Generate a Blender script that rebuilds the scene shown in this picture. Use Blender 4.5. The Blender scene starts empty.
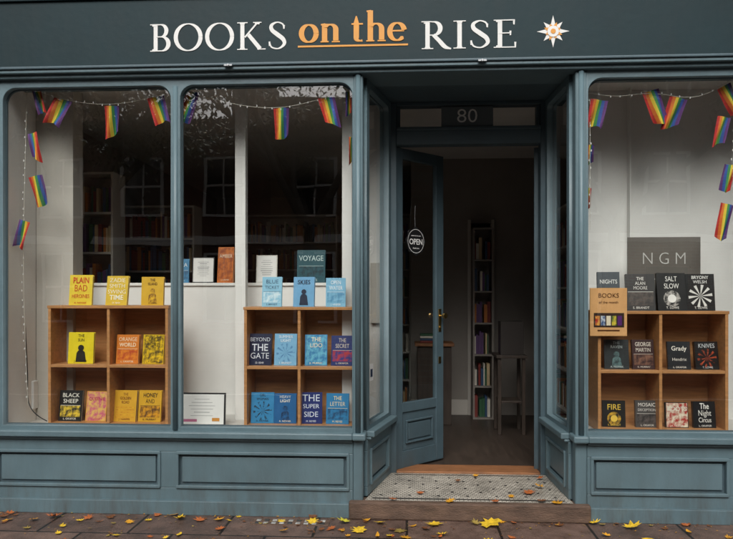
import bpy, math, random
from mathutils import Vector, Matrix, noise
random.seed(7)
S=bpy.context.scene
COL=S.collection
A=math.radians(3.3); D=5.0; F=700.0; HZ=293.0; EYE=1.6
def W(px,py,d):
    dx=-math.sin(A)*F+math.cos(A)*(px-366.5); dy=math.cos(A)*F+math.sin(A)*(px-366.5); dz=HZ-py
    t=(D+d)/dy
    return (t*dx, d, EYE+t*dz)
def X(px,d=0): return W(px,HZ,d)[0]
def Z(py,px,d=0): return W(px,py,d)[2]
def hx(h):
    r=[int(h[i:i+2],16)/255 for i in (0,2,4)]
    return tuple((c/12.92 if c<=.04045 else ((c+.055)/1.055)**2.4) for c in r)
# ---------- materials
def mat(name,c,rough=.5,var=.12,sc=6,bump=.0,bsc=60,metal=0,c2=None,stretch=None,rv=.1,coat=0,spec=.5,grime=0):
    m=bpy.data.materials.new(name); m.use_nodes=True
    n=m.node_tree.nodes; l=m.node_tree.links; b=n['Principled BSDF']
    b.inputs['Metallic'].default_value=metal
    b.inputs['Coat Weight'].default_value=coat
    b.inputs['Specular IOR Level'].default_value=spec
    tc=n.new('ShaderNodeTexCoord'); mp=n.new('ShaderNodeMapping'); l.new(tc.outputs['Object'],mp.inputs[0])
    if stretch: mp.inputs['Scale'].default_value=stretch
    no=n.new('ShaderNodeTexNoise'); no.inputs['Scale'].default_value=sc; no.inputs['Detail'].default_value=6; no.inputs['Roughness'].default_value=.6
    l.new(mp.outputs[0],no.inputs['Vector'])
    cr=n.new('ShaderNodeValToRGB'); l.new(no.outputs['Fac'],cr.inputs[0])
    a=tuple(x*(1-var) for x in c); d=c2 if c2 else tuple(min(1,x*(1+var)) for x in c)
    cr.color_ramp.elements[0].position=.32; cr.color_ramp.elements[1].position=.68
    cr.color_ramp.elements[0].color=(*a,1); cr.color_ramp.elements[1].color=(*d,1)
    out=cr.outputs[0]
    if grime:
        # splash-back dirt: strongest near the pavement, broken up by noise, plus faint vertical runs
        ge=n.new('ShaderNodeNewGeometry'); sx=n.new('ShaderNodeSeparateXYZ'); l.new(ge.outputs['Position'],sx.inputs[0])
        m1=n.new('ShaderNodeMapRange'); m1.inputs[1].default_value=.0; m1.inputs[2].default_value=.32; m1.inputs[3].default_value=.8; m1.inputs[4].default_value=.0
        l.new(sx.outputs['Z'],m1.inputs[0])
        mp2=n.new('ShaderNodeMapping'); mp2.inputs['Scale'].default_value=(9,9,1.6); l.new(ge.outputs['Position'],mp2.inputs[0])
        n3=n.new('ShaderNodeTexNoise'); n3.inputs['Scale'].default_value=1.0; n3.inputs['Detail'].default_value=7; n3.inputs['Roughness'].default_value=.75; l.new(mp2.outputs[0],n3.inputs['Vector'])
        m2=n.new('ShaderNodeMapRange'); m2.inputs[1].default_value=.42; m2.inputs[2].default_value=.72; m2.inputs[3].default_value=0; m2.inputs[4].default_value=1; l.new(n3.outputs['Fac'],m2.inputs[0])
        ad=n.new('ShaderNodeMath'); ad.operation='ADD'; ad.inputs[1].default_value=.14; l.new(m1.outputs[0],ad.inputs[0])
        mu=n.new('ShaderNodeMath'); mu.operation='MULTIPLY'; l.new(ad.outputs[0],mu.inputs[0]); l.new(m2.outputs[0],mu.inputs[1])
        mu2=n.new('ShaderNodeMath'); mu2.operation='MULTIPLY'; mu2.inputs[1].default_value=grime; mu2.use_clamp=True; l.new(mu.outputs[0],mu2.inputs[0])
        mx=n.new('ShaderNodeMixRGB'); l.new(mu2.outputs[0],mx.inputs[0]); l.new(out,mx.inputs[1]); mx.inputs[2].default_value=(.07,.062,.052,1); out=mx.outputs[0]
    l.new(out,b.inputs['Base Color'])
    mr=n.new('ShaderNodeMapRange'); mr.inputs[3].default_value=max(0.02,rough-rv); mr.inputs[4].default_value=min(1,rough+rv)
    l.new(no.outputs['Fac'],mr.inputs[0]); l.new(mr.outputs[0],b.inputs['Roughness'])
    if bump:
        n2=n.new('ShaderNodeTexNoise'); n2.inputs['Scale'].default_value=bsc; n2.inputs['Detail'].default_value=4
        l.new(mp.outputs[0],n2.inputs['Vector'])
        bu=n.new('ShaderNodeBump'); bu.inputs['Strength'].default_value=bump; bu.inputs['Distance'].default_value=.01
        l.new(n2.outputs['Fac'],bu.inputs['Height']); l.new(bu.outputs[0],b.inputs['Normal'])
    return m
def brickmat(name,c1,c2,mortar,scale,bw,rh,ms,rough=.8,rot=None,offset=.5,bump=.4,dirt=.35):
    m=bpy.data.materials.new(name); m.use_nodes=True
    n=m.node_tree.nodes; l=m.node_tree.links; b=n['Principled BSDF']
    tc=n.new('ShaderNodeTexCoord'); mp=n.new('ShaderNodeMapping'); l.new(tc.outputs['Object'],mp.inputs[0])
    if rot: mp.inputs['Rotation'].default_value=rot
    br=n.new('ShaderNodeTexBrick'); l.new(mp.outputs[0],br.inputs['Vector'])
    br.inputs['Color1'].default_value=(*c1,1); br.inputs['Color2'].default_value=(*c2,1); br.inputs['Mortar'].default_value=(*mortar,1)
    br.inputs['Scale'].default_value=scale; br.inputs['Brick Width'].default_value=bw; br.inputs['Row Height'].default_value=rh; br.inputs['Mortar Size'].default_value=ms
    br.offset=offset
    no=n.new('ShaderNodeTexNoise'); no.inputs['Scale'].default_value=5; no.inputs['Detail'].default_value=8; no.inputs['Roughness'].default_value=.7
    l.new(tc.outputs['Object'],no.inputs['Vector'])
    mr=n.new('ShaderNodeMapRange'); mr.inputs[1].default_value=.3; mr.inputs[2].default_value=.7; mr.inputs[3].default_value=1-dirt; mr.inputs[4].default_value=1+dirt*.6
    l.new(no.outputs['Fac'],mr.inputs[0])
    mx=n.new('ShaderNodeVectorMath'); mx.operation='SCALE'; l.new(br.outputs['Color'],mx.inputs[0]); l.new(mr.outputs[0],mx.inputs['Scale'])
    l.new(mx.outputs[0],b.inputs['Base Color'])
    mr2=n.new('ShaderNodeMapRange'); mr2.inputs[1].default_value=.3; mr2.inputs[2].default_value=.7; mr2.inputs[3].default_value=rough-.2; mr2.inputs[4].default_value=min(1,rough+.12); l.new(no.outputs['Fac'],mr2.inputs[0]); l.new(mr2.outputs[0],b.inputs['Roughness'])
    n2=n.new('ShaderNodeTexNoise'); n2.inputs['Scale'].default_value=90; n2.inputs['Detail'].default_value=5
    l.new(tc.outputs['Object'],n2.inputs['Vector'])
    ad=n.new('ShaderNodeMath'); ad.operation='MULTIPLY_ADD'; l.new(br.outputs['Fac'],ad.inputs[0]); ad.inputs[1].default_value=-1.0; l.new(n2.outputs['Fac'],ad.inputs[2])
    bu=n.new('ShaderNodeBump'); bu.inputs['Strength'].default_value=bump; bu.inputs['Distance'].default_value=.008
    l.new(ad.outputs[0],bu.inputs['Height']); l.new(bu.outputs[0],b.inputs['Normal'])
    return m
def glassmat(name,base=.09,tint=(.93,.95,.94)):
    m=bpy.data.materials.new(name); m.use_nodes=True
    n=m.node_tree.nodes; l=m.node_tree.links; n.clear()
    o=n.new('ShaderNodeOutputMaterial'); mx=n.new('ShaderNodeMixShader'); t=n.new('ShaderNodeBsdfTransparent'); g=n.new('ShaderNodeBsdfGlossy')
    t.inputs[0].default_value=(*tint,1); g.inputs['Roughness'].default_value=.0; g.inputs[0].default_value=(1,1,1,1)
    lw=n.new('ShaderNodeLayerWeight'); p=n.new('ShaderNodeMath'); p.operation='POWER'; p.inputs[1].default_value=4
    lw.inputs[0].default_value=.5
    l.new(lw.outputs['Facing'],p.inputs[0])
    ma=n.new('ShaderNodeMath'); ma.operation='MULTIPLY_ADD'; ma.inputs[1].default_value=.6; ma.inputs[2].default_value=base
    l.new(p.outputs[0],ma.inputs[0]); l.new(ma.outputs[0],mx.inputs[0]); l.new(t.outputs[0],mx.inputs[1]); l.new(g.outputs[0],mx.inputs[2]); l.new(mx.outputs[0],o.inputs[0])
    tc=n.new('ShaderNodeTexCoord'); no=n.new('ShaderNodeTexNoise'); no.inputs['Scale'].default_value=1.6; no.inputs['Detail'].default_value=1
    bu=n.new('ShaderNodeBump'); bu.inputs['Strength'].default_value=.25; bu.inputs['Distance'].default_value=.006
    l.new(tc.outputs['Object'],no.inputs['Vector']); l.new(no.outputs['Fac'],bu.inputs['Height']); l.new(bu.outputs[0],g.inputs['Normal'])
    return m
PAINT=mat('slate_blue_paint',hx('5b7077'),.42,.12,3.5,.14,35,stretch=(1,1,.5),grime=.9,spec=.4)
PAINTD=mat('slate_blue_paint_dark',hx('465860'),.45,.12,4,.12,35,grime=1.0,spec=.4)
DARKT=mat('fascia_dark_teal',hx('152a2f'),.55,.18,1.6,.1,20,grime=.35,spec=.22)
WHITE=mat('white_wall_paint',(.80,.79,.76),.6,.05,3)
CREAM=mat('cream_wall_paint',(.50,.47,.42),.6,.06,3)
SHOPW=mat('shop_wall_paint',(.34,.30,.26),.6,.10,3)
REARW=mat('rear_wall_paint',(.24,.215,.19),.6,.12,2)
LETW=mat('letter_white_paint',(.78,.78,.76),.5,.04,8)
LETS=mat('letter_sign_white',(.66,.66,.64),.55,.05,8)
LETO=mat('letter_orange_paint',hx('cc8a2a'),.5,.06,8)
WOOD=mat('pine_shelf',hx('b98452'),.45,.20,5,.08,40,stretch=(1,6,9),coat=.1)
DECK=mat('deck_white',(.6,.58,.54),.55,.06,4)
FLOORW=mat('dark_floorboards',(.045,.032,.024),.45,.3,4,stretch=(8,1,1))
THR=mat('threshold_wood',hx('8a5c3a'),.6,.3,8,.3,60,stretch=(1,6,1))
STONE=mat('step_stone',hx('5f4b3e'),.75,.4,7,.5,50,stretch=(1,3,3))
BLACK=mat('black_plastic',(.012,.012,.013),.4,.1)
BRASS=mat('brass',(.6,.42,.16),.3,.1,metal=1)
STEEL=mat('steel',(.30,.31,.32),.5,.1,metal=1)
GLASS=glassmat('window_glass',.12)
PAPER=mat('white_paper',(.78,.77,.74),.6,.03)
PAGES=mat('page_block',(.66,.60,.48),.8,.1,40,stretch=(1,1,1))
BRICK=brickmat('london_stock_brick',hx('9a7a58'),hx('7c5a42'),hx('8d8678'),1,.225,.075,.01,rot=(math.pi/2,0,0))
BRICK2=brickmat('red_brown_brick',hx('7d4a38'),hx('633a2d'),hx('7a7268'),1,.225,.075,.01,rot=(math.pi/2,0,0))
PAVE=brickmat('paving_slabs',hx('6e594f'),hx('5a4840'),hx('221d1a'),1,.62,.44,.009,rough=.50,bump=.7,dirt=.55)
ROAD=mat('asphalt',(.05,.05,.052),.8,.25,30,.5,200)
TILE=brickmat('mosaic_tiles',(.58,.54,.46),(.42,.39,.33),(.12,.10,.085),1,.03,.03,.0028,rough=.45,offset=.5,bump=.25,dirt=.42)
TILED=mat('black_tile',(.03,.03,.03),.35,.3,20)
STRIPES=[mat('rainbow_'+n_,hx(h),.75,.08,20) for n_,h in (('red','b82a28'),('orange','d4702a'),('yellow','d8bd3a'),('green','3a8448'),('blue','34559c'),('violet','5c3472'))]
# ---------- mesh builder
class MB:
    def __init__(s): s.v=[];s.f=[];s.m=[];s.mats=[]
    def mi(s,m):
        if m not in s.mats: s.mats.append(m)
        return s.mats.index(m)
    def face(s,pts,m):
        b=len(s.v); s.v+= [tuple(p) for p in pts]; s.f.append(tuple(range(b,b+len(pts)))); s.m.append(s.mi(m))
    def box(s,x0,x1,y0,y1,z0,z1,m,M=None):
        if x0>x1:x0,x1=x1,x0
        b=len(s.v)
        vs=[Vector((x,y,z)) for z in (z0,z1) for y in (y0,y1) for x in (x0,x1)]
        if M: vs=[M@v for v in vs]
        s.v+=[tuple(v) for v in vs]
        for q in ((0,2,3,1),(4,5,7,6),(0,1,5,4),(2,6,7,3),(0,4,6,2),(1,3,7,5)):
            s.f.append(tuple(b+i for i in q)); s.m.append(s.mi(m))
    def cyl(s,p0,p1,r0,r1,m,n=10,cap=True):
        p0=Vector(p0);p1=Vector(p1);d=(p1-p0).normalized()
        a=d.cross(Vector((0,0,1))) if abs(d.z)<.95 else d.cross(Vector((1,0,0)))
        a.normalize(); c=d.cross(a); b=len(s.v); k=s.mi(m)
        for p,r in ((p0,r0),(p1,r1)):
            for i in range(n):
                t=2*math.pi*i/n; s.v.append(tuple(p+(a*math.cos(t)+c*math.sin(t))*r))
        for i in range(n):
            j=(i+1)%n; s.f.append((b+i,b+n+i,b+n+j,b+j)); s.m.append(k)
        if cap:
            s.f.append(tuple(b+i for i in range(n))); s.m.append(k)
            s.f.append(tuple(b+n+i for i in reversed(range(n)))); s.m.append(k)
    def prism(s,poly,y0,y1,m):  # poly in xz
        n=len(poly)
        s.face([(x,y0,z) for x,z in poly],m); s.face([(x,y1,z) for x,z in reversed(poly)],m)
        for i in range(n):
            a=poly[i];c=poly[(i+1)%n]; s.face([(a[0],y0,a[1]),(a[0],y1,a[1]),(c[0],y1,c[1]),(c[0],y0,c[1])],m)
    def obj(s,name,parent=None,M=None,bevel=0,smooth=False):
        me=bpy.data.meshes.new(name); me.from_pydata(s.v,[],s.f)
        for m in s.mats: me.materials.append(m)
        me.polygons.foreach_set('material_index',s.m)
        if smooth: me.polygons.foreach_set('use_smooth',[True]*len(s.f))
        me.update()
        o=bpy.data.objects.new(name,me); COL.objects.link(o)
        if parent: o.parent=parent
        if M is not None: o.matrix_basis=M
        if bevel:
            b=o.modifiers.new('bev','BEVEL'); b.width=bevel; b.segments=2; b.limit_method='ANGLE'
        return o
def empty(name,loc=(0,0,0)):
    o=bpy.data.objects.new(name,None); COL.objects.link(o); o.location=loc; return o
def text(body,size,m,name,parent,M,align='CENTER',off=0,ex=.0006,shear=0,sx=1):
    c=bpy.data.curves.new(name,'FONT'); c.body=body; c.size=size; c.align_x=align; c.align_y='CENTER'; c.extrude=ex; c.offset=off; c.shear=shear
    c.resolution_u=3
    c.materials.append(m); o=bpy.data.objects.new(name,c); COL.objects.link(o)
    if parent:o.parent=parent
    o.matrix_basis=M@Matrix.Rotation(math.pi/2,4,'X')@Matrix.Diagonal((sx,1,1,1)); return o
def T(x,y,z): return Matrix.Translation((x,y,z))
def frame2d(name,outer,holes,half,m,parent,M,bev=.004):
    c=bpy.data.curves.new(name,'CURVE'); c.dimensions='2D'; c.fill_mode='BOTH'; c.extrude=half; c.bevel_depth=bev; c.bevel_resolution=2
    def sp(pts):
        s=c.splines.new('POLY'); s.points.add(len(pts)-1)
        for p,q in zip(s.points,pts): p.co=(q[0],q[1],0,1)
        s.use_cyclic_u=True
    x0,x1,z0,z1=outer; sp([(x0,z0),(x1,z0),(x1,z1),(x0,z1)])
    for (a,b,z0,z1,r) in holes:
        p=[(a,z0),(b,z0)]
        for i in range(9):
            t=math.pi/2*i/8; p.append((b-r+r*math.cos(t),z1-r+r*math.sin(t)))
        for i in range(9):
            t=math.pi/2+math.pi/2*i/8; p.append((a+r+r*math.cos(t),z1-r+r*math.sin(t)))
        sp(p)
    c.materials.append(m)
    o=bpy.data.objects.new(name,c); COL.objects.link(o); o.parent=parent
    o.matrix_basis=M@Matrix.Rotation(math.pi/2,4,'X'); return o

# ---------- BUILDING
B=empty('bookshop_building')
def bay(name,p0,p1,panes,panels,zb=0.0,ztop=3.16,gtop=3.112,dz=0,rad=.10,plinth=True):
    p0=Vector((*p0,0));p1=Vector((*p1,0)); L=(p1-p0).length; ang=math.atan2(p1.y-p0.y,p1.x-p0.x)
    M=Matrix.Translation(p0)@Matrix.Rotation(ang,4,'Z')
    mb=MB()
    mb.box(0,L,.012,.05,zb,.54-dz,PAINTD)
    zt,zo=.45,.19
    mb.box(0,L,-.012,.012,zt,.535-dz,PAINT); mb.box(0,L,-.012,.012,zb+.001,zo,PAINT)
    xs=[0]
    for a,b in panels: xs+=[a,b]
    xs.append(L)
    for i in range(0,len(xs),2):
        if xs[i+1]-xs[i]>.003: mb.box(xs[i],xs[i+1],-.012,.0121,zo,zt,PAINT)
    for a,b in panels:
        w=.018
        mb.box(a,b,-.026,.010,zt-w,zt+.004,PAINT); mb.box(a,b,-.026,.010,zo-.004,zo+w,PAINT)
        mb.box(a-.004,a+w,-.024,.010,zo+.002,zt-.002,PAINT); mb.box(b-w,b+.004,-.024,.010,zo+.002,zt-.002,PAINT)
        mb.box(a+w+.02,b-w-.02,-.002,.013,zo+w+.02,zt-w-.02,PAINT)
    if plinth: mb.box(0,L,-.045,.011,zb,.10-dz,PAINT)
    mb.obj(name+'_stall_riser',B,M,.004)
    s=MB(); s.box(0,L,-.065,.10,.555-dz,.60-dz,PAINT); s.box(0,L,-.04,.05,.535-dz,.555-dz,PAINT); s.obj(name+'_sill',B,M,.008)
    frame2d(name+'_frame',(0,L,.60-dz,ztop),[(a,b,.625,gtop,rad) for a,b in panes],.035,PAINT,B,M@T(0,.03,0))
    frame2d(name+'_glazing_bead',(panes[0][0]-.004,panes[-1][1]+.004,.615,gtop+.006),[(a+.008,b-.008,.635,gtop-.010,rad) for a,b in panes],.006,PAINTD,B,M@T(0,.045,0),.002)
    g=MB()
    for a,b in panes: g.face([(a-.01,.035,.61),(b+.01,.035,.61),(b+.01,.035,gtop+.01),(a-.01,.035,gtop+.01)],GLASS)
    g.obj(name+'_glass',B,M)
xl=X(-8); xc=-.385
loc=lambda px:X(px)-xl
bay('left_bay',(xl,0),(xc,0),[(loc(3),loc(171.5)),(loc(180),loc(353))],[(loc(-6)+.02,loc(161)),(loc(177),loc(352)-.02)])
xr0=1.262; xr1=X(733)+.55
lr=lambda px:X(px)-xr0
bay('right_bay',(xr0,0),(xr1,0),[(lr(587.5),xr1-xr0-.10)],[(lr(590.5),lr(728))])
bay('left_return',(-.298,.085),(-.139,.76),[(.06,.63)],[(.08,.60)],zb=.12,dz=.003,rad=.05,plinth=False)
bay('right_return',(1.131,.76),(1.166,.085),[(.05,.62)],[(.08,.60)],zb=.12,dz=.003,rad=.05,plinth=False)
mb=MB()
mb.box(-.385,-.312,-.014,.086,0,3.158,PAINT); mb.box(1.18,1.262,-.014,.086,0,3.158,PAINT)
for a,b in ((-.387,-.290),(1.158,1.264)):
    mb.box(a,b,-.068,.10,.553,.602,PAINT); mb.box(a+.004,b-.004,-.046,.02,0,.098,PAINT)
mb.obj('corner_posts',B,None,.012)
mb=MB()
mb.cyl((X(175.8),-.006,.61),(X(175.8),-.006,3.1),.02,.02,PAINT,14)
mb.cyl((-.348,-.014,.60),(-.348,-.014,3.155),.02,.02,PAINT,14); mb.cyl((1.22,-.014,.60),(1.22,-.014,3.155),.02,.02,PAINT,14)
mb.obj('mullion_beads',B,None,0,True)
mb=MB()
XL,XR=xl-.35,xr1+.3
mb.box(XL,XR,-.05,.3,3.162,3.19,PAINT); mb.box(XL,XR,-.085,.3,3.19,3.215,PAINT); mb.box(XL,XR,-.10,.3,3.215,3.235,PAINTD)
mb.obj('fascia_moulding',B,None,.006)
mb=MB()
for a,b in ((xl-.30,xl),(xr1,xr1+.30)):
    mb.box(a,b,-.05,.30,0,3.16,PAINT); mb.box(a-.02,b+.02,-.075,.2,0,.25,PAINT)
mb.obj('end_pilasters',B,None,.008)
mb=MB()
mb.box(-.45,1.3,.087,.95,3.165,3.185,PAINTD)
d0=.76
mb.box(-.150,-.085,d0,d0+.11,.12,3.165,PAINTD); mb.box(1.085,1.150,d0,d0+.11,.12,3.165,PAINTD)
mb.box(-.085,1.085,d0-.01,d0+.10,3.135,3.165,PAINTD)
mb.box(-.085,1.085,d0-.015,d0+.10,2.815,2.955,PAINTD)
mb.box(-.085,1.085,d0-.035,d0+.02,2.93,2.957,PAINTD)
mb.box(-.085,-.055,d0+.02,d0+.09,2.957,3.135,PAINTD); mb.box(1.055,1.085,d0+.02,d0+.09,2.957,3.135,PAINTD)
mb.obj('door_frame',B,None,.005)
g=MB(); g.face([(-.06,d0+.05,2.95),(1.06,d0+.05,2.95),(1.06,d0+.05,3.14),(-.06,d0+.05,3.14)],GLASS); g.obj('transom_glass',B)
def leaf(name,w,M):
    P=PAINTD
    mb=MB(); z0,z1=.135,2.81; st=.075
    mb.box(0,st,0,.045,z0,z1,P); mb.box(w-st-.02,w,0,.045,z0,z1,P)
    mb.box(st,w-st-.02,.001,.044,z1-.09,z1,P); mb.box(st,w-st-.02,.001,.044,z0,z0+.14,P); mb.box(st,w-st-.02,.001,.044,.60,.68,P)
    mb.box(st,w-st-.02,.014,.03,z0+.14,.60,P)
    a,b,c,d=st+.045,w-st-.065,z0+.20,.53
    for q in ((a,b,d-.015,d),(a,b,c,c+.015),(a,a+.015,c+.015,d-.015),(b-.015,b,c+.015,d-.015)): mb.box(q[0],q[1],-.004,.014,q[2],q[3],P)
    mb.box(a+.03,b-.03,.004,.014,c+.03,d-.03,P)
    mb.obj(name,B,M,.004)
    g=MB(); g.face([(st,.02,.68),(w-st-.02,.02,.68),(w-st-.02,.02,z1-.09),(st,.02,z1-.09)],GLASS); g.obj(name+'_glass',B,M)
    h=MB(); h.box(w-.07,w-.035,-.006,0,1.26,1.46,BRASS); h.cyl((w-.052,-.006,1.40),(w-.052,-.05,1.40),.008,.008,BRASS); h.cyl((w-.052,-.045,1.40),(w-.052,-.07,1.40),.022,.026,BRASS,16)
    h.cyl((w-.052,-.006,1.30),(w-.052,-.012,1.30),.010,.010,BRASS); h.box(w-.07,w-.035,-.004,0,.98,1.04,BRASS)
    h.obj(name+'_handle',B,M,.002)
LM=T(-.085,.80,0)@Matrix.Rotation(math.radians(47),4,'Z')
leaf('door_leaf',.60,LM)
leaf('door_leaf_pinned',.57,T(1.10,.885,0)@Matrix.Rotation(math.radians(79),4,'Z'))
mb=MB(); mb.box(-.41,1.275,-.075,-.012,0,.125,STONE); mb.obj('door_step',B,None,.012)
mb=MB(); mb.box(-.312,1.18,-.012,.07,0,.118,STONE); mb.box(-.14,1.13,.07,.76,0,.117,STONE); mb.obj('lobby_base',B)
mb=MB(); mb.face([(-.30,-.011,.1215),(1.168,-.011,.1215),(1.133,.76,.1215),(-.14,.76,.1215)],TILE)
z=.1245
def strip4(a,b,c,d): mb.face([(*a,z),(*b,z),(*c,z),(*d,z)],TILED)
strip4((-.25,.03),(1.12,.03),(1.12,.045),(-.25,.045)); strip4((-.10,.70),(1.08,.70),(1.08,.715),(-.10,.715))
for i in range(13):
    x=-.19+i*.105
    for y in (.12,.22,.32,.42,.52,.62):
        if (i+int(y*10))%2:
            r=.014
            if x> -.27+ (y*.22)+.05 and x<1.08: mb.face([(x-r,y,z),(x,y-r,z),(x+r,y,z),(x,y+r,z)],TILED)
mb.obj('lobby_tiles',B)
mb=MB(); mb.box(-.085,1.085,.761,1.0,.03,.137,THR); mb.obj('threshold',B,None,.006)
IN=MB(); IN.box(-3.3,3.5,1.0,7.2,.0,.115,FLOORW); IN.obj('interior_floor',B)
IN=MB()
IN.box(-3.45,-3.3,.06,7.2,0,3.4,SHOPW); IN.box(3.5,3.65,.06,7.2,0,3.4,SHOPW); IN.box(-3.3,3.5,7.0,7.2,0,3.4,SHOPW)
IN.box(-3.3,3.5,.10,7.0,3.24,3.40,WHITE)
IN.obj('interior_walls_ceiling',B)
IN=MB()
pw=.78
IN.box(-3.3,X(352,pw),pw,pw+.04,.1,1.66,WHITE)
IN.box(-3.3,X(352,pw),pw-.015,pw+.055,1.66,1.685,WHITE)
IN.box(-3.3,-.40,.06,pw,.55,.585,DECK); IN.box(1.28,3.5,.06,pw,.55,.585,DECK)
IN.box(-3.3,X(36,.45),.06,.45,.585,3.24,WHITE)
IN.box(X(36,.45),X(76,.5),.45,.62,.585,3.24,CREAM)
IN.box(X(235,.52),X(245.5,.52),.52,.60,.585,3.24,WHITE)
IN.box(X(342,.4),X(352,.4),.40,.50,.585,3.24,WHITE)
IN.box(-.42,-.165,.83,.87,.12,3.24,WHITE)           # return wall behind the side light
IN.box(-.30,-.20,.79,.828,1.35,1.85,CREAM)          # pale intercom box on it
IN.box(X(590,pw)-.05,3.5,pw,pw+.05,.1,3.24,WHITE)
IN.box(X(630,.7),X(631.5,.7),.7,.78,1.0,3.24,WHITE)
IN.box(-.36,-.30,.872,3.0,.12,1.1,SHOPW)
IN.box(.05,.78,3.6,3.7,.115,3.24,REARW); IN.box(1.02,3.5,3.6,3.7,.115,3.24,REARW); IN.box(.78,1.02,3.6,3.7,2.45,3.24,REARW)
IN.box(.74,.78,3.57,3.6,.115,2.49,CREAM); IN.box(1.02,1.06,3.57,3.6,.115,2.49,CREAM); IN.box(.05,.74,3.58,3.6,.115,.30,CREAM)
IN.obj('interior_partitions',B,None,.003)
U=MB()
U.box(XL,XR,0,.3,3.24,3.9,BRICK)
U.box(XL-.1,XR+.1,-.20,.3,3.9,4.02,PAINT)
wx=[-2.2,-.3,1.6]
U.box(XL,XR,.02,.3,4.02,4.6,BRICK); U.box(XL,XR,.02,.3,6.3,7.4,BRICK)
e=XL
for x in wx:
    U.box(e,x-.5,.02,.3,4.6,6.3,BRICK); e=x+.5
    U.box(x-.5,x+.5,.20,.24,4.6,6.3,BLACK); U.box(x-.5,x+.5,.14,.19,5.42,5.47,LETW); U.box(x-.02,x+.02,.15,.19,4.6,6.3,LETW)
    U.box(x-.5,x-.44,.14,.19,4.6,6.3,LETW); U.box(x+.44,x+.5,.14,.19,4.6,6.3,LETW); U.box(x-.6,x+.6,-.05,.2,4.52,4.6,LETW)
U.box(e,XR,.02,.3,4.6,6.3,BRICK)
U.box(XL,XR,.0,.35,7.4,7.5,STONE)
U.box(XL,XR,7.2,7.4,0,7.4,BRICK); U.box(XL,XL+.2,.3,7.2,3.4,7.4,BRICK); U.box(XR-.2,XR,.3,7.2,3.4,7.4,BRICK); U.box(XL,XR,.35,7.2,7.3,7.4,STONE)
U.obj('upper_storeys',B)
for nm,a,b in (('brick_house',XL-9,XL-.002),('brick_house',XR+.002,XR+9)):
    h=empty(nm); m_=MB(); m_.box(a,b,.05,6,0,7.2,BRICK2)
    for k in range(3):
        xx=a+1.6+k*2.9
        for zz in (.9,4.2):
            m_.box(xx-.55,xx+.55,.03,.06,zz,zz+1.8,BLACK)
            for q in ((xx-.55,xx-.48),(xx+.48,xx+.55),(xx-.02,xx+.02)): m_.box(q[0],q[1],.0,.05,zz,zz+1.8,LETW)
            m_.box(xx-.55,xx+.55,.002,.048,zz+.88,zz+.93,LETW); m_.box(xx-.65,xx+.65,-.04,.06,zz-.08,zz,LETW)
    m_.obj('walls',h)

# ---------- SHOP SIGN
SG=empty('shop_sign')
mb=MB(); FY=-.06
mb.box(XL,XR,FY,0.0,3.236,3.86,DARKT); mb.box(XL,XR,FY-.02,-.001,3.715,3.75,DARKT); mb.obj('board',SG,None,.004)
mb=MB()
for px in (229,482):
    x=X(px,-.08); mb.box(x-.03,x+.03,-.112,-.1,3.207,3.220,STEEL); mb.cyl((x,-.10,3.213),(x,-.12,3.213),.010,.009,STEEL)
mb.obj('fixing_brackets',SG,None,.002)
cnt=[0]
def strip(mb,pts,ws,m):
    cnt[0]+=1; yo=FY-.003-.00025*(cnt[0]%9)
    n=len(pts); Lp=[];Rp=[]
    for i in range(n):
        a=pts[max(0,i-1)]; b=pts[min(n-1,i+1)]
        dx,dz=b[0]-a[0],b[1]-a[1]; l=math.hypot(dx,dz) or 1
        nx,nz=-dz/l,dx/l; w=ws[i]/2
        Lp.append((pts[i][0]+nx*w,pts[i][1]+nz*w)); Rp.append((pts[i][0]-nx*w,pts[i][1]-nz*w))
    for i in range(n-1):
        q=[Rp[i],Rp[i+1],Lp[i+1],Lp[i]]
        mb.face([(x,yo,z) for x,z in q],m)
        mb.face([(Lp[i][0],yo,Lp[i][1]),(Lp[i+1][0],yo,Lp[i+1][1]),(Lp[i+1][0],FY,Lp[i+1][1]),(Lp[i][0],FY,Lp[i][1])],m)
        mb.face([(Rp[i+1][0],yo,Rp[i+1][1]),(Rp[i][0],yo,Rp[i][1]),(Rp[i][0],FY,Rp[i][1]),(Rp[i+1][0],FY,Rp[i+1][1])],m)
def arc(cx,cz,rx,rz,a0,a1,n=20):
    return [(cx+rx*math.cos(math.radians(a0+(a1-a0)*i/n)),cz+rz*math.sin(math.radians(a0+(a1-a0)*i/n))) for i in range(n+1)]
def cr(ps,n=8):
    out=[]; P=[ps[0]]+ps+[ps[-1]]
    for i in range(1,len(P)-2):
        for k in range(n):
            t=k/n; out.append(tuple(.5*((2*b)+(c-a)*t+(2*a-5*b+4*c-d)*t*t+(-a+3*b-3*c+d)*t**3) for a,b,c,d in zip(P[i-1],P[i],P[i+1],P[i+2])))
    out.append(ps[-1]); return out
def auto(pts,tk,tn):
    ws=[]
    for i in range(len(pts)):
        a=pts[max(0,i-1)]; b=pts[min(len(pts)-1,i+1)]; dx,dz=b[0]-a[0],b[1]-a[1]; l=math.hypot(dx,dz) or 1
        ws.append(tn+(tk-tn)*(abs(dz)/l)**1.5)
    return ws
TK,TN=.115,.038
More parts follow.
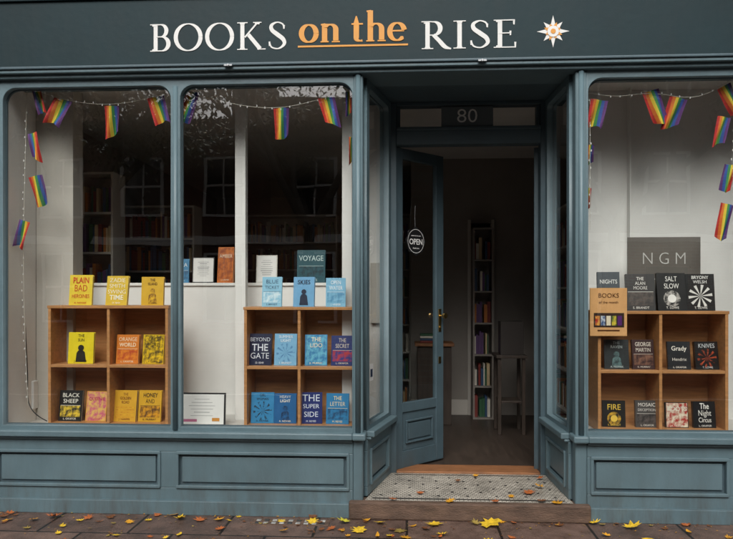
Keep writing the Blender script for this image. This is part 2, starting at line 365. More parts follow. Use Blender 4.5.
def letter(ch):
    o=[]
    def st(x,z0,z1,w=TK): o.append(([(x,z0),(x,z1)],[w,w]))
    def serif(x,z,hw,up):
        o.append(([(x-hw,z),(x+hw,z)],[.034,.034]))
        s=1 if up else -1
        o.append(([(x,z),(x,z+s*.03),(x,z+s*.07)],[hw*1.2,TK*1.25,TK]))
    def vs(x,z,h): o.append(([(x,z-h),(x,z+h)],[.035,.05]))
    if ch=='I': st(.17,0,1); serif(.17,.019,.16,True); serif(.17,.981,.16,False); return o,.34
    if ch=='B':
        st(.17,0,1); serif(.14,.019,.13,True); serif(.14,.981,.13,False)
        p=[(.14,.977),(.3,.977)]+arc(.32,.755,.165,.222,90,-90)+[(.2,.533)]; o.append((p,auto(p,.115,TN)))
        p=[(.2,.533),(.32,.533)]+arc(.34,.277,.205,.256,90,-90)+[(.14,.021)]; o.append((p,auto(p,.125,TN))); return o,.63
    if ch=='O':
        p=arc(.42,.5,.36,.485,0,360,40)
        w=auto(p,.12,TN); w[0]=w[-1]=.12; o.append((p,w)); return o,.84
    if ch=='K':
        st(.17,0,1); serif(.17,.019,.15,True); serif(.17,.981,.15,False)
        o.append(([(.24,.45),(.60,.97)],[.045,.05])); serif(.60,.981,.12,False)
        o.append(([(.33,.57),(.68,.03)],[.11,.12])); o.append(([(.60,.019),(.84,.019)],[.034,.034])); return o,.82
    if ch=='S':
        p=cr([(.47,.74,.03),(.44,.90,.045),(.28,.975,.045),(.12,.87,.09),(.13,.70,.115),(.29,.53,.13),(.45,.36,.12),(.48,.18,.09),(.32,.025,.045),(.12,.08,.045),(.06,.28,.03)])
        o.append(([(a,b) for a,b,c in p],[c for a,b,c in p])); vs(.475,.80,.07); vs(.06,.20,.08); return o,.56
    if ch=='R':
        st(.17,0,1); serif(.17,.019,.15,True); serif(.14,.981,.13,False)
        p=[(.14,.977),(.3,.977)]+arc(.32,.74,.18,.237,90,-90)+[(.2,.503)]; o.append((p,auto(p,.12,TN)))
        p=cr([(.32,.51,.10),(.47,.30,.11),(.62,.08,.11),(.78,.0,.04)]); o.append(([(a,b) for a,b,c in p],[c for a,b,c in p])); return o,.76
    if ch=='E':
        st(.17,0,1); serif(.14,.019,.13,True); serif(.14,.981,.13,False)
        for z,xe in ((.979,.53),(.52,.44),(.021,.56)): o.append(([(.14,z),(xe,z)],[.038,.038]))
        vs(.53,.91,.09); vs(.44,.52,.08); vs(.565,.10,.10); return o,.61
    k,t=.145,.05
    if ch=='o': p=arc(.27,.30,.20,.275,0,360,36); w=auto(p,k,t); w[0]=w[-1]=k; o.append((p,w)); return o,.54
    if ch in 'nh':
        h=1 if ch=='h' else .6
        o.append(([(.14,0),(.14,h)],[k,k])); o.append(([(.04,h-.03),(.16,h-.01)],[.05,.05]))
        p=[(.16,.42)]+arc(.29,.40,.155,.17,150,0)+[(.445,.05)]; w=auto(p,k,.05); w[-1]=k; w[0]=.04; o.append((p,w))
        for x in (.14,.445): o.append(([(x-.11,.02),(x+.11,.02)],[.042,.042]))
        return o,.58
    if ch=='t':
        p=[(.16,.83),(.16,.6),(.16,.14)]+arc(.27,.13,.11,.10,180,300,10); w=[.03,k,k]+auto(p[3:],k,.05); o.append((p,w)); o.append(([(.03,.575),(.34,.575)],[.05,.05])); return o,.38
    if ch=='e':
        p=arc(.26,.30,.195,.275,10,325,30); w=auto(p,k,t); w[-1]=.03; o.append((p,w)); o.append(([(.08,.33),(.45,.33)],[.05,.05])); return o,.50
    return o,.22
def word(name,s,pxa,pxb,pyb,pyt,m,sp=.07,shear=0):
    xa,xb=X(pxa,FY),X(pxb,FY); pm=(pxa+pxb)/2; zb,zt=Z(pyb,pm,FY),Z(pyt,pm,FY)
    L=[letter(c) for c in s]; tot=sum(a for _,a in L)+sp*(len(L)-1)
    sx=(xb-xa)/tot; sz=zt-zb; mb=MB(); x=0
    for st,a in L:
        for pts,ws in st:
            P=[((x+p[0])*sx+xa+shear*p[1]*sz,zb+p[1]*sz) for p in pts]
            W2=[]
            for i,w in enumerate(ws):
                a_=pts[max(0,i-1)];b_=pts[min(len(pts)-1,i+1)]; dz=abs(b_[1]-a_[1]);dx=abs(b_[0]-a_[0]);l=math.hypot(dx,dz) or 1
                W2.append(w*(sz+(sx-sz)*dz/l))
            strip(mb,P,W2,m)
        x+=a+sp
    return mb.obj(name,SG)
word('letters_books','BOOKS',150,287,50.5,23,LETS)
word('letters_rise','RISE',421,517,48.5,20.5,LETS)
word('letters_on_the','on the',299,406,42,11,LETO,.02,.0)
mb=MB(); a,b=X(298,FY),X(408,FY); mb.box(a,b,FY-.004,FY,Z(46.6,353,FY),Z(44.8,353,FY),LETO); mb.obj('underline',SG)
mb=MB(); cx,cz=X(553,FY),Z(31.5,553,FY)
def star(r0,r1,n,y,m,ph=0):
    p=[]
    for i in range(2*n):
        r=(r0 if i%2==0 else r1)*(1 if (i//2)%2==0 or i%2 else .82); t=ph+math.pi*i/n; p.append((cx+r*math.sin(t),cz+r*math.cos(t)))
    mb.face([(x,y,z) for x,z in reversed(p)],m)
star(.112,.045,8,FY-.003,LETS); star(.068,.038,8,FY-.005,LETO,math.pi/8)
mb.face([(cx+.040*math.sin(-t*.5236),FY-.007,cz+.040*math.cos(-t*.5236)) for t in range(12)],LETS)
mb.face([(cx+.018*math.sin(-t*.5236),FY-.009,cz+.018*math.cos(-t*.5236)) for t in range(12)],LETO)
mb.obj('sun_emblem',SG)

# ---------- BOOKCASES
def bookcase(px0,px1,pyt,d,pxd,name='bookcase'):
    x0,x1=X(px0,d),X(px1,d); z0=.587; z1=Z(pyt,(px0+px1)/2,d); xd=X(pxd,d); zm=z0+(z1-z0)*.485
    t=.022; dp=.30; mb=MB()
    mb.box(x0,x0+t,d,d+dp,z0,z1-t,WOOD); mb.box(x1-t,x1,d,d+dp,z0,z1-t,WOOD); mb.box(x0-.006,x1+.006,d-.004,d+dp,z1-t,z1,WOOD)
    mb.box(x0+t,x1-t,d+.002,d+dp,z0,z0+t,WOOD); mb.box(xd-t/2,xd+t/2,d+.004,d+dp-.005,z0+t,z1-t,WOOD)
    mb.box(x0+t,xd-t/2,d+.002,d+dp-.005,zm,zm+t,WOOD); mb.box(xd+t/2,x1-t,d+.002,d+dp-.005,zm,zm+t,WOOD)
    mb.box(x0+t,x1-t,d+dp-.004,d+dp+.004,z0+t,z1-t,WOOD)
    mb.obj(name,None,None,.002)
    return z1,zm+t,z0+t
bd=.20
zs1=bookcase(48,168,305.5,bd,108); zs2=bookcase(244,362,307,bd,299); zs3=bookcase(598,728.5,311,bd,661)
mcache={}
def cm(h,rough=.35):
    if (h,rough) not in mcache: mcache[(h,rough)]=mat('cover_'+h,hx(h),rough,.06,15,coat=.2)
    return mcache[(h,rough)]
def blotch(h1,h2):
    k=(h1,h2)
    if k not in mcache:
        m=mat('art_%s_%s'%k,hx(h1),.35,0,28,c2=hx(h2)); r=[n for n in m.node_tree.nodes if n.type=='VALTORGB'][0]
        r.color_ramp.elements[0].position=.42; r.color_ramp.elements[1].position=.60; mcache[k]=m
    return mcache[k]
AUTH=['A. NOVAK','M. REYES','J. HARPER','L. OKAFOR','S. BRANDT','K. MURRAY','D. ISHII','T. LOWE']
def book(px0,px1,pyt,zb,d,cov,txt,lines,art=None,kind='band',pyb=None,tl=7,thick=.03):
    pm=(px0+px1)/2; w=X(px1,d)-X(px0,d); x=X(pm,d)
    h=Z(pyt,pm,d)-zb; tl+=random.uniform(-2,3); th=math.radians(-tl); h=h/math.cos(th)
    thick=random.uniform(.018,.036)
    o=MB(); c=cm(cov)
    o.box(-w/2,w/2,-.0015,.0015,0,h,c); o.box(-w/2,w/2,thick-.0015,thick+.0015,0,h,c); o.box(-w/2-.0015,-w/2+.0015,0,thick,0.0005,h-.0005,c)
    o.box(-w/2+.002,w/2-.004,.0015,thick-.0015,.003,h-.004,PAGES)
    f=-.0022
    def q(a,b,c_,e,m,y=f): o.face([(a*w-w/2,y,c_*h),(b*w-w/2,y,c_*h),(b*w-w/2,y,e*h),(a*w-w/2,y,e*h)],m)
    def disc(cx_,cz_,r,m,y=f,n=16): o.face([((cx_-.5)*w+r*w*math.cos(2*math.pi*i/n),y,cz_*h+r*w*math.sin(2*math.pi*i/n)) for i in range(n)],m)
    am=art if art else c
    zt0,zt1=.55,.93
    if kind=='band': q(.06,.94,.14,.5,am); q(.06,.94,.505,.515,cm(txt))
    elif kind=='full': q(.03,.97,.02,.98,am)
    elif kind=='disc': disc(.5,.32,.30,am); disc(.5,.32,.15,cm(txt),f-.0006)
    elif kind=='fig':
        o.face([((u-.5)*w,f,v*h) for u,v in ((.3,.05),(.72,.05),(.66,.36),(.58,.42),(.40,.42),(.33,.34))],am); disc(.5,.50,.12,am); zt0,zt1=.68,.95
    elif kind=='rays':
        for i in range(10):
            t=math.pi*2*i/10; t2=t+.25; o.face([(0,f,.4*h),(.42*w*math.cos(t),f,.4*h+.42*w*math.sin(t)),(.42*w*math.cos(t2),f,.4*h+.42*w*math.sin(t2))],am)
        zt0,zt1=.72,.96
    elif kind=='stripes':
        for i in range(5): q(.08,.92,.12+i*.08,.15+i*.08,am)
    elif kind=='text': zt0,zt1=.16,.94
    ob=o.obj('book',None,T(x,d,zb+.001)@Matrix.Rotation(math.radians(random.uniform(-5,5)),4,'Z')@Matrix.Rotation(th,4,'X'))
    n=len(lines); hh=(zt1-zt0)*h/n; sx=random.choice((.72,.82,.92,1))
    for i,s in enumerate(lines):
        if not s: continue
        sz=min(hh*(1.0 if kind!='text' else 1.2),w*.80/(max(2,len(s))*.60)/sx)
        text(s,sz,cm(txt),'title',ob,T(0,f-.0012,zt1*h-hh*(i+.5)),off=sz*random.choice((-.008,0,.01)),ex=.0003,sx=sx)
    text(random.choice(AUTH),w*.115,cm(txt),'author',ob,T(0,f-.0012,.075*h),ex=.0003)
    return ob
tb=bd+.05; ib=bd+.07
book(69,91.5,275,zs1[0],tb,'e6ca3a','c8261d',['PLAIN','BAD','HEROINES'],None,'text')
book(105,127,276,zs1[0],tb,'dcb93a','fbf6e0',['ZADIE','SMITH','SWING','TIME'],None,'text')
book(141.5,163,277,zs1[0],tb,'dcae30','5d3a12',['THE','ISLAND'],blotch('e9b92c','7a4a1c'),'fig')
book(68,93,332.5,zs1[1],ib,'e6d024','23221c',['THE','SUN'],cm('2a2622'),'fig')
book(116,138,335,zs1[1],ib,'d67c2a','fbe9c6',['ORANGE','WORLD'],blotch('e0852a','b8481f'))
book(142,163.5,335,zs1[1],ib,'e0ba20','1f1d16',['ONCE','MORE'],blotch('e8c024','5a4a22'),'full')
book(58,81,391,zs1[2],ib,'1d1d1c','f4f1e4',['BLACK','SHEEP'],blotch('e2c23c','2a2a26'),'band')
book(85,106,392,zs1[2],ib,'d69a3a','b32a5b',['QUEENIE'],blotch('c8607a','e0b860'),'full')
book(113,135.5,391,zs1[2],ib,'d8a42a','7a3a12',['THE','GOLDEN','ROAD'],blotch('e5ae27','c77f1e'),'stripes')
book(138,160.5,391,zs1[2],ib,'d4a224','32200e',['HONEY','AND'],blotch('d99a1d','5a3716'),'band')
book(262,281.5,277,zs2[0],tb,'8fc4dc','1f4466',['BLUE','TICKET'],blotch('8fc4dc','d7ebf2'),'band')
book(293,314,277,zs2[0],tb,'6fa7cf','18233c',['SKIES'],cm('1b2740'),'fig')
book(326,345.5,278,zs2[0],tb,'7fb8d6','f4f7f8',['OPEN','WATER'],blotch('7fb8d6','4d8db3'),'band')
book(248,271,334,zs2[1],ib,'1c2340','e9ecf3',['BEYOND','THE','GATE'],blotch('1c2340','4a5a8c'),'text')
book(274,296.5,334,zs2[1],ib,'7db4d6','f2f6f7',['SUMMER','LIGHT'],blotch('7db4d6','4a7fae'),'rays')
book(305,327,335,zs2[1],ib,'3182b4','f1e2c0',['THE','LIDO'],blotch('2a77aa','66b4cf'),'full')
book(331,353,336,zs2[1],ib,'1f2f6b','e6d9c4',['THE','SECRET'],blotch('24357a','b23034'),'band')
book(251,273.5,393,zs2[2],ib,'2f83b5','10161f',['GIRL','WOMAN'],blotch('2f83b5','121a26'),'rays')
book(274,296,394,zs2[2],ib,'1f5f96','f4f0e2',['HEAVY','LIGHT'],blotch('1f5f96','122a4a'),'fig')
book(300,322,393,zs2[2],ib,'18296b','dfe7f5',['THE','SUPER','SIDE'],None,'text')
book(326,348.5,394,zs2[2],ib,'2a7db0','f7e2b0',['THE','LETTER'],blotch('2a7db0','134066'),'band')
book(598,620,272,zs3[0],bd+.16,'4c5358','e8e8e4',['NIGHTS'],blotch('6b747a','3a4045'),'band')
book(627,655.5,274,zs3[0],tb,'2c2a29','e6e2da',['THE','ALAN','MOORE'],blotch('35302d','514740'),'band')
book(658.5,687,273,zs3[0],tb,'1a1919','efece6',['SALT','SLOW'],blotch('1a1919','b9b4ad'),'disc')
book(687,715,274,zs3[0],tb,'141414','f2f0ea',['BRYONY','WELSH'],cm('dcd9d2'),'rays')
book(605,629,340,zs3[1],ib,'1d2426','c7d4d2',['THE','RAVEN'],blotch('26373a','5e7c7c'),'fig')
book(633,655,340,zs3[1],ib,'3a2626','e2d9cc',['GEORGE','MARTIN'],blotch('3a2626','7e5a48'),'band')
book(668.5,691,342,zs3[1],ib,'181a1e','efe9dd',['Grady','Hendrix'],blotch('181a1e','48505c'),'text')
book(696,719.5,342,zs3[1],ib,'121314','d8dcdd',['KNIVES'],blotch('121314','b04a2a'),'rays')
book(603,625.5,401,zs3[2],ib,'15130f','e8c34a',['FIRE'],blotch('d2a42c','1a1712'),'disc')
book(636,658.5,401,zs3[2],ib,'4a4644','efebe2',['MOSAIC','DECEPTION'],blotch('5a5350','2b2827'),'band')
book(666,688.5,403,zs3[2],ib,'18201d','e2ded0',['ROOTS'],blotch('a8302a','e0d8c0'),'full')
book(694,716.5,402,zs3[2],ib,'101012','f3f1ea',['The','Night','Circus'],None,'text')
zp=1.686; pd=.80
book(177,188.5,259,zp,pd,'3b7ea6','e8eef0',['SEA'],blotch('3b7ea6','1f4f73'),'band')
book(217,233,247,zp,pd,'c8702c','f2e2c8',['AMBER'],blotch('c8702c','8f421c'),'full')
book(297,325,250,zp,pd+.1,'24525c','bfd4d4',['VOYAGE'],blotch('24525c','16323c'),'band')
def framed(name,px0,px1,py0,py1,d,fm,pm_,lines,zb=None,fw=.008,tl=5):
    pmid=(px0+px1)/2; w=X(px1,d)-X(px0,d); z0=Z(py1,pmid,d) if zb is None else zb; h=Z(py0,pmid,d)-z0
    o=MB(); o.box(-w/2,w/2,0,.012,0,h,fm); ob=None
    o.face([(-w/2+fw,-.001,fw),(w/2-fw,-.001,fw),(w/2-fw,-.001,h-fw),(-w/2+fw,-.001,h-fw)],pm_)
    G=cm('8a8c8e'); n=lines
    for i in range(n):
        zz=h*(.80-.60*i/n); ww=w*random.uniform(.14,.30); th=h*random.choice((.010,.014,.022))
        o.face([(-ww,-.002,zz),(ww,-.002,zz),(ww,-.002,zz+th),(-ww,-.002,zz+th)],G)
    o.face([(-.02,.012,h*.6),(.02,.012,h*.6),(.02,.09,0),(-.02,.09,0)],fm)
    return o.obj(name,None,T(X(pmid,d),d,z0)@Matrix.Rotation(math.radians(-tl),4,'X')),w,h
framed('paper_notice',192,214,257,285,pd-.01,cm('2a2a2a'),PAPER,9,zp)
framed('paper_notice',256,277,255,285,pd-.01,cm('c9c6bd'),PAPER,8,zp)
ob,w,h=framed('framed_certificate',178,225,393,427,.26,BLACK,PAPER,6,.587,.012)
o=MB(); o.face([(w*.22,-.0025,h*.14),(w*.38,-.0025,h*.14),(w*.38,-.0025,h*.24),(w*.22,-.0025,h*.24)],cm('c98a3c')); o.face([(-w*.4,-.0025,h*.12),(-w*.1,-.0025,h*.12),(-w*.1,-.0025,h*.2),(-w*.4,-.0025,h*.2)],cm('b86a8a')); o.obj('certificate_logos',ob)
ob,w,h=framed('poster',590,627,288,336,.165,cm('e2ab6a'),cm('dca870'),0,None,.002,0)
text('BOOKS',.045,cm('5a3518'),'poster_title',ob,T(0,-.003,h*.84)); text('of the month',.026,cm('5a3518'),'poster_subtitle',ob,T(0,-.003,h*.70))
o=MB()
o.face([(-w*.4,-.0022,h*.18),(w*.42,-.0022,h*.18),(w*.42,-.0022,h*.48),(-w*.4,-.0022,h*.48)],cm('3a2a22'))
for i in range(5):
    a=-w*.36+i*w*.15; o.face([(a,-.003,h*.22),(a+w*.12,-.003,h*.22),(a+w*.12,-.003,h*.42),(a,-.003,h*.42)],[blotch('b03020','e8b050'),blotch('204a80','c8d0d8'),cm('e8dcc0'),blotch('2c6a3c','d8c040'),cm('5a2a6c')][i])
o.face([(-w*.3,-.003,h*.10),(w*.3,-.003,h*.10),(w*.3,-.003,h*.13),(-w*.3,-.003,h*.13)],cm('5a3518')); o.obj('poster_art',ob)
pl=empty('plaque',(X(664,.42),.42,zs3[0]))
w=X(700,.42)-X(627,.42); h=Z(237,664,.42)-zs3[0]
o=MB(); o.box(-w/2,w/2,0,.012,0,h,mat('plaque_grey',hx('6b6660'),.3,.08,5)); o.obj('plate',pl,None,.002)
text('N G M',.13,cm('c9c7c2'),'lettering',pl,T(0,-.003,h*.70),off=-.002,sx=.9)
o=MB(); o.box(-w*.4,w*.4,-.003,0,h*.42,h*.43,cm('c9c7c2')); o.obj('rule',pl)
sk=MB(); sx_=X(22,.3); sk.box(sx_-.09,sx_+.05,.38,.45,.68,.90,LETW); sk.box(sx_-.05,sx_+.0,.37,.38,.76,.80,cm('c8c8c4'))
sko=sk.obj('plug_socket',None,None,.008)
def cable(name,pts,r,m,parent=None):
    c=bpy.data.curves.new(name,'CURVE'); c.dimensions='3D'; c.bevel_depth=r; c.bevel_resolution=2
    s=c.splines.new('NURBS'); s.points.add(len(pts)-1); s.order_u=3; s.use_endpoint_u=True
    for p,q in zip(s.points,pts): p.co=(*q,1)
    c.materials.append(m); o=bpy.data.objects.new(name,c); COL.objects.link(o)
    if parent:o.parent=parent
    return o
cable('power_cable',[W(24,250,.3),W(25,330,.3),W(28,375,.3),W(27,402,.3),W(36,416,.25),W(47,421,.2)],.004,BLACK)
# ---------- BUNTING
def flag(mb,px0,px1,py0,py1,d,skew=0,flip=False,rot=0):
    pm=(px0+px1)/2; a=Vector(W(px0,py0,d)); w=(X(px1,d)-X(px0,d))*.70; h=(a.z-Z(py1,pm,d))*.92
    base=Vector((X(pm,d),d,a.z)); ph=random.uniform(0,6); nu,nv=12,6
    def P(u,v):
        x=(u-.5)*w*(1-.14*v)+skew*v*w; z=-v*h*(1+.14*math.sin(ph+u*3)); y=.02*math.sin(ph+u*7+v*2)*(.3+v)+.04*v*math.sin(ph)
        p=Vector((x,y,z)); p=Matrix.Rotation(rot,4,'Y')@p; return base+p
    for i in range(nu):
        for j in range(nv):
            k=i//2; k=5-k if flip else k
            mb.face([P(i/nu,(j+1)/nv),P((i+1)/nu,(j+1)/nv),P((i+1)/nu,j/nv),P(i/nu,j/nv)],STRIPES[k])
def bunting(strings,flags):
    e=empty('rainbow_bunting'); mb=MB()
    for f in flags: flag(mb,*f)
    mb.obj('flags',e,None,0,False)
    bl=MB()
    for st,d in strings:
        pts=[W(x,y,d) for x,y in st]; cable('string',pts,.0018,cm('d8d4c8'),e)
        for i in range(len(pts)-1):
            a=Vector(pts[i]);b=Vector(pts[i+1]); n=max(2,int((b-a).length/.06))
            for k in range(n):
                p=a.lerp(b,k/n)+Vector((random.uniform(-.008,.008),-.004,random.uniform(-.012,.004))); bl.cyl(p,p+Vector((0,0,.014)),.0045,.003,LETW,6)
    bl.obj('fairy_light_bulbs',e)
d=.12
bunting([([(30,88),(60,100),(110,106),(157,97),(172,89)],d),([(27,90),(24,200),(23,300),(28,405)],d+.08)],
 [(50,77,100,131,d,-.25,False,.25),(101,122,106,138,d,0,False,.02),(143,168,97,129,d,.15,False,-.2),(30,43,90,119,d,0,True,-.3),(26,39,133,164,d,0,True,-.25),(25,45,176,206,d,0,False,-.2),(17,33,221,252,d,.2,True,.3)])
bunting([([(182,90),(200,95),(240,106),(281,109),(326,98),(352,88)],d)],
 [(183,203,92,123,d,-.2,False,.2),(270,292,108,138,d,0,False,0),(314,338,97,129,d,.1,False,-.2),(344,353,92,118,d,0,True,0),(348,354,137,168,d,0,False,0)])
bunting([([(586,92),(610,98),(651,92),(690,99),(712,92),(722,84),(735,80)],d),([(735,84),(732,150),(734,250)],d),([(590,100),(590,230)],d)],
 [(587,612,100,133,d,-.1,False,.15),(638,663,91,125,d,.1,False,-.3),(666,692,98,130,d,-.05,False,.25),(713,735,86,116,d,0,False,-.5),(715,734,117,149,d,0,False,.2),(722,740,165,192,d,0,True,.2),(718,737,204,240,d,.2,False,.25),(585,596,145,166,d,0,False,0),(584,593,188,212,d,0,True,0)])
og=empty('open_sign'); og.matrix_basis=LM@T(.225,-.004,2.04)
o=MB(); pts=[]
for i in range(32):
    t=2*math.pi*i/32; r=.115*(1+.07*math.cos(8*t)); pts.append((r*math.cos(t)*1.0,r*math.sin(t)))
o.prism(pts,-.006,0,BLACK)
for i in range(32):
    t=2*math.pi*i/32; t2=2*math.pi*(i+1)/32; r,r2=.098,.102
    o.face([(r*math.cos(t),-.008,r*math.sin(t)),(r*math.cos(t2),-.008,r*math.sin(t2)),(r2*math.cos(t2),-.008,r2*math.sin(t2)),(r2*math.cos(t),-.008,r2*math.sin(t))],LETW)
o.obj('plate',og); text('OPEN',.068,LETW,'lettering',og,T(0,-.009,-.008),off=.001,sx=.95); text('come in we are',.019,LETW,'small_lettering',og,T(0,-.009,.046)); text('thank you',.02,LETW,'small_lettering_low',og,T(0,-.009,-.06))
cable('chain',[(0,0,.11),(-.01,0,.2),(0,0,.30)],.002,STEEL,og)
nn=empty('number_plate',(X(467,.76),.745,Z(117,467,.76)))
o=MB(); o.box(-.21,.21,0,.006,-.08,.08,mat('plate_grey',hx('5d676a'),.4,.05)); o.obj('plate',nn)
text('80',.16,cm('e0e2de'),'digits',nn,T(0,-.003,0),off=-.001,sx=1.1)
st=MB(); Mr=Matrix.Translation((-.298,.085,0))@Matrix.Rotation(math.atan2(.675,.159),4,'Z')
st.face([(.2,.03,.93),(.3,.03,.93),(.3,.03,1.06),(.2,.03,1.06)],LETW); st.face([(.22,.0292,.96),(.28,.0292,.96),(.28,.0292,1.02),(.22,.0292,1.02)],cm('203050')); st.obj('window_sticker',None,Mr)
def tall(M,w,h,name='tall_bookcase',seed=1,dk=None):
    r=random.Random(seed); mb=MB(); cols=[cm(c,.5) for c in ('7a2a22','2c4a6a','c9b28a','2d5a3c','d8d2c4','1e1e22','b8702a','5a3c6a')]
    K=dk or DK
    mb.box(0,.02,0,.28,0,h,K); mb.box(w-.02,w,0,.28,0,h,K); mb.box(.02,w-.02,.27,.28,0,h,K)
    n=int(h/.33)
    for i in range(n+1):
        z=i*(h-.02)/n; mb.box(.02,w-.02,0,.27,z,z+.02,K)
        if i<n:
            x=.025
            while x<w-.06:
                t=r.uniform(.015,.04); hh=r.uniform(.18,.27)
                if r.random()<.93: mb.box(x,x+t-.002,.04+r.uniform(0,.02),.2,z+.021,z+.02+hh,cols[r.randrange(8)])
                x+=t
    mb.obj(name,None,M)
DK=mat('white_shelf_paint',(.50,.47,.42),.5,.08)
tall(T(X(77,1.3),1.3,.116),.34,2.6,seed=2)
tall(T(X(110,2.2),2.2,.116),.9,2.4,seed=9)
tall(T(-2.1,4.0,.116),1.2,2.5,seed=3); tall(T(-.85,4.0,.116),.9,2.5,seed=4)
tall(T(1.45,3.0,.116)@Matrix.Rotation(-math.pi/2,4,'Z'),1.6,2.3,seed=5)
tall(T(X(473,3.28),3.28,.116),.24,2.25,seed=6,dk=REARW)
# counter with small stock, part of the shop furniture seen through the door
ct=MB(); ct.box(.12,.50,2.9,3.25,.117,1.0,FLOORW); ct.box(.09,.53,2.87,3.28,1.0,1.035,THR)
for i in range(4): ct.box(.15,.33,2.95,3.1,1.036+i*.026,1.060+i*.026,cm(('7a2a22','2c4a6a','d8d2c4','2d5a3c')[i],.5))
ct.obj('shop_counter',None,None,.004)
tb_=MB()
tb_.box(.93,1.25,2.35,2.75,.92,.95,FLOORW)
for x in (.95,1.20):
    for y in (2.38,2.70): tb_.box(x,x+.035,y,y+.035,.117,.92,FLOORW)
tb_.box(.98,1.22,2.4,2.6,.951,1.30,cm('2a2420',.6)); tb_.box(.97,1.20,2.39,2.68,.45,.47,FLOORW)
tb_.obj('side_table',None,None,.003)

# ---------- GROUND
g=MB(); g.face([(-150,-150,-.16),(150,-150,-.16),(150,150,-.16),(-150,150,-.16)],mat('earth',(.09,.08,.06),.9,.2)); g.obj('ground')
g=MB(); g.box(-60,60,-3.0,.04,-.15,0,PAVE); g.obj('pavement')
KERB=mat('kerb_stone',(.28,.27,.25),.8,.2,8,.4)
g=MB()
for i in range(-20,20): g.box(i*.9,i*.9+.895,-3.16,-3.003,-.152,.002,KERB)
g.obj('kerb',None,None,.01)
g=MB(); g.box(-60,60,-10.2,-3.16,-.3,-.13,ROAD)
for i in range(-15,15): g.box(i*4,i*4+2,-6.7,-6.6,-.13,-.126,LETW)
g.obj('road')
g=MB(); g.box(-60,60,-13.2,-10.2,-.15,0,PAVE); g.box(-60,60,-10.2,-10.05,-.14,.004,KERB); g.obj('pavement')
g=MB(); gx0,gx1=X(255,-.14),X(327,-.14)
g.box(gx0-.02,gx1+.02,-.22,-.10,-.02,.004,STONE)
GB=mat('glass_block',(.34,.34,.32),.35,.45,20)
for i in range(9):
    for j in range(2):
        a=gx0+i*(gx1-gx0)/9; g.box(a+.012,a+(gx1-gx0)/9-.012,-.203+j*.055,-.172+j*.055,0,.008,GB if (i*3+j)%4 else TILED)
g.obj('cellar_grating',None,None,.002)
LC=[mat('leaf_'+n_,hx(h),.6,.3,30) for n_,h in (('yellow','d9b32a'),('gold','c98f22'),('orange','a85c2c'),('brown','6e4426'),('dull','8f7a3a'),('lime','b7b035'))]
LF=MB()
shape=[(0,-.5),(.06,-.2),(.32,-.34),(.28,-.12),(.5,.0),(.34,.1),(.38,.34),(.16,.26),(0,.55),(-.16,.26),(-.38,.34),(-.34,.1),(-.5,0),(-.28,-.12),(-.32,-.34),(-.06,-.2)]
oval=[(0,-.5),(.1,-.25),(.2,0),(.16,.25),(0,.5),(-.16,.25),(-.2,0),(-.1,-.25)]
def leafat(x,y,z,s,m,mp=True):
    a=random.uniform(0,6.28); cu=random.uniform(.1,.8); sh=shape if mp else oval; ti=random.uniform(-.25,.25)
    P=[]
    for u,v in sh:
        j=1+random.uniform(-.2,.2); u*=j; v*=j
        xx=(u*math.cos(a)-v*math.sin(a))*s; yy=(u*math.sin(a)+v*math.cos(a))*s; P.append((x+xx,y+yy,z+.004+cu*s*(u*u+v*v)+ti*s*u+abs(ti)*s*.5))
    c=(x,y,z+.005+abs(ti)*s*.5)
    for i in range(len(P)): LF.face([c,P[i],P[(i+1)%len(P)]],m)
for i in range(340):
    y=-random.random()**1.6*2.9-.06; leafat(random.uniform(-3.2,2.9),y,.0,random.uniform(.03,.08),random.choice((LC[0],LC[1],LC[2],LC[3],LC[3],LC[4])),random.random()<.6)
for i in range(500):   # torn scraps and twigs gathered along the wall
    y=-random.random()**2*1.2-.05; leafat(random.uniform(-3.2,2.9),y,.0,random.uniform(.008,.025),random.choice((LC[3],LC[3],LC[4],LC[1])),False)
for px,py,s,k in ((490,524,.17,0),(433,520,.13,0),(358,532,.12,0),(345,522,.10,5),(63,518,.11,2),(92,522,.08,2),(180,524,.09,0),(205,519,.09,2),(315,519,.09,0),(630,523,.13,0),(33,528,.08,1),(400,531,.10,4),(380,522,.08,0),(8,522,.08,3),(130,528,.07,1)):
    dep=F*EYE/(py-HZ)-D; leafat(X(px,dep),min(dep,-.16) if py<524 else dep,.0,s,LC[k],True)
for x,y,s,k in ((.30,-.04,.08,1),(.62,-.03,.07,2),(1.05,-.03,.09,1),(.95,-.0,.07,3),(.1,.15,.06,2),(.9,.2,.09,2),(1.0,.35,.08,1),(.75,.1,.06,1),(.40,.5,.05,3),(-.1,-.03,.07,2),(.55,.65,.06,1),(1.05,.6,.06,2)):
    leafat(x,y,.127,s,LC[k],True)
LF.obj('fallen_leaves')
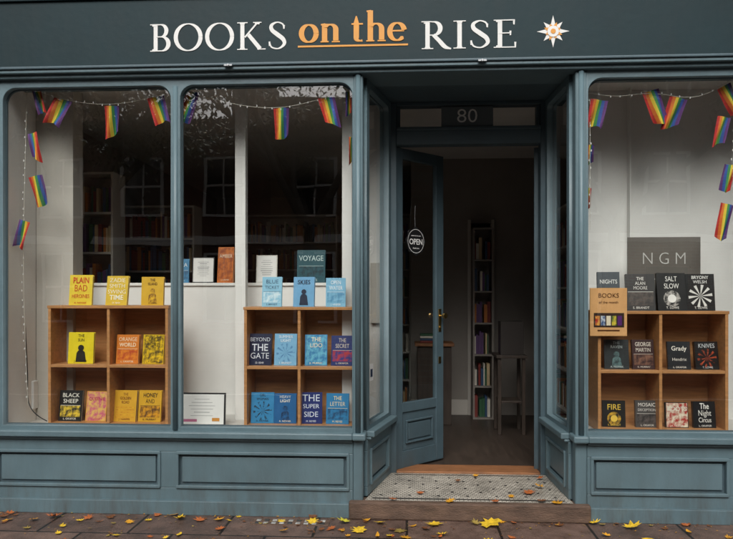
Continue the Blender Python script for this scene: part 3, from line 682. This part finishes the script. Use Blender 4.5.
# ---------- opposite side of the street
op=empty('terraced_houses'); m_=MB()
WG=mat('dark_window',(.02,.022,.025),.1,.1)
HG=[9,9.4,6.2,6.7,9.2,6.0,9]
for k in range(7):
    x0=-24+k*6.8; bk=(BRICK2,BRICK)[k%2]; hgt=HG[k]
    m_.box(x0,x0+6.79,-19,-13.2,0,hgt,bk)
    m_.box(x0,x0+6.79,-13.25,-13.1,hgt-.35,hgt,STONE); m_.box(x0,x0+6.79,-13.22,-13.1,2.9,3.1,LETW)
    m_.box(x0+5.4,x0+6.6,-15.5,-14.8,hgt,hgt+1.3,bk)
    for c_ in range(3): m_.cyl((x0+5.6+c_*.38,-15.15,hgt+1.3),(x0+5.6+c_*.38,-15.15,hgt+1.7),.12,.1,THR,8)
    for j in range(3):
        xx=x0+1.2+j*2.2
        for zz,hh in ((.8,1.9),(3.6,1.6),(6.5,1.5)):
            if zz+hh>hgt-.2: continue
            if zz<1 and j==1:
                m_.box(xx-.5,xx+.5,-13.2,-13.14,0,2.3,DARKT); continue
            m_.box(xx-.5,xx+.5,-13.2,-13.17,zz,zz+hh,WG)
            for q in ((xx-.56,xx-.48),(xx+.48,xx+.56),(xx-.02,xx+.02)): m_.box(q[0],q[1],-13.2,-13.13,zz,zz+hh,LETW)
            for q in (zz,zz+hh*.5,zz+hh-.06): m_.box(xx-.56,xx+.56,-13.2,-13.135,q,q+.06,LETW)
m_.obj('facades',op)
LG=[mat('foliage_'+str(i),c,.6,.2,3) for i,c in enumerate(((.05,.075,.02),(.09,.10,.025),(.16,.12,.03),(.035,.05,.018)))]
BARK=mat('bark',(.09,.075,.06),.9,.3,10,.6,30)
def tree(x,y,h,seed):
    r=random.Random(seed); e=empty('street_tree',(x,y,0)); mb=MB(); tips=[]
    def br(p,dv,L,rad,lv):
        q=p+dv*L; mb.cyl(p,q,rad,rad*.7,BARK,8,False)
        if lv>=2: tips.append(q)
        if lv==4: return
        for i in range(3):
            nd=(dv+Vector((r.uniform(-1,1),r.uniform(-1,1),r.uniform(-.25,.6)))*.75).normalized(); br(q,nd,L*r.uniform(.6,.8),rad*.6,lv+1)
    br(Vector((0,0,0)),Vector((0,0,1)),h*.36,.19,0)
    mb.obj('trunk_and_limbs',e)
    lf=MB()
    for t in tips:
        mm=r.choice(LG)
        for i in range(75):
            c=t+Vector((r.gauss(0,.42),r.gauss(0,.42),r.gauss(0,.34))); s=r.uniform(.045,.10)
            a=Vector((r.gauss(0,1),r.gauss(0,1),r.gauss(0,1))).normalized(); b=a.cross(Vector((0,.3,1))).normalized()
            lf.face([c-a*s,c+b*s*.5,c+a*s,c-b*s*.5],mm if r.random()<.7 else r.choice(LG))
    lf.obj('foliage',e)
tree(-2.2,-10.7,7.8,1); tree(4.6,-10.8,8.2,2); tree(-7.6,-10.8,7.2,3)

# ---------- light
w=bpy.data.worlds.new('World'); S.world=w; w.use_nodes=True; n=w.node_tree.nodes; l=w.node_tree.links
sky=n.new('ShaderNodeTexSky'); sky.sky_type='NISHITA'; sky.sun_disc=False
el,az=math.radians(42),math.radians(184)
sky.sun_elevation=el; sky.sun_rotation=az; sky.dust_density=4; sky.air_density=1
hs=n.new('ShaderNodeHueSaturation'); hs.inputs['Saturation'].default_value=.22
l.new(sky.outputs[0],hs.inputs['Color']); l.new(hs.outputs[0],n['Background'].inputs[0]); n['Background'].inputs[1].default_value=.15
sl=bpy.data.lights.new('sun','SUN'); sl.energy=3.0; sl.angle=math.radians(38); sl.color=(1,.97,.93)
so=bpy.data.objects.new('sun',sl); COL.objects.link(so)
dirv=Vector((math.sin(az)*math.cos(el),math.cos(az)*math.cos(el),math.sin(el)))
so.rotation_euler=dirv.to_track_quat('Z','Y').to_euler(); so.location=(0,-5,15)
# ---------- camera
c=bpy.data.cameras.new('camera'); co=bpy.data.objects.new('camera',c); COL.objects.link(co)
co.location=(0,-D,EYE); co.rotation_euler=(math.pi/2,0,A); c.sensor_width=36; c.lens=F/733*36; c.shift_y=(HZ-269.5)/733; c.clip_end=500; c.clip_start=.05
S.camera=co
S.view_settings.view_transform='Standard'; S.view_settings.look='None'; S.view_settings.exposure=0
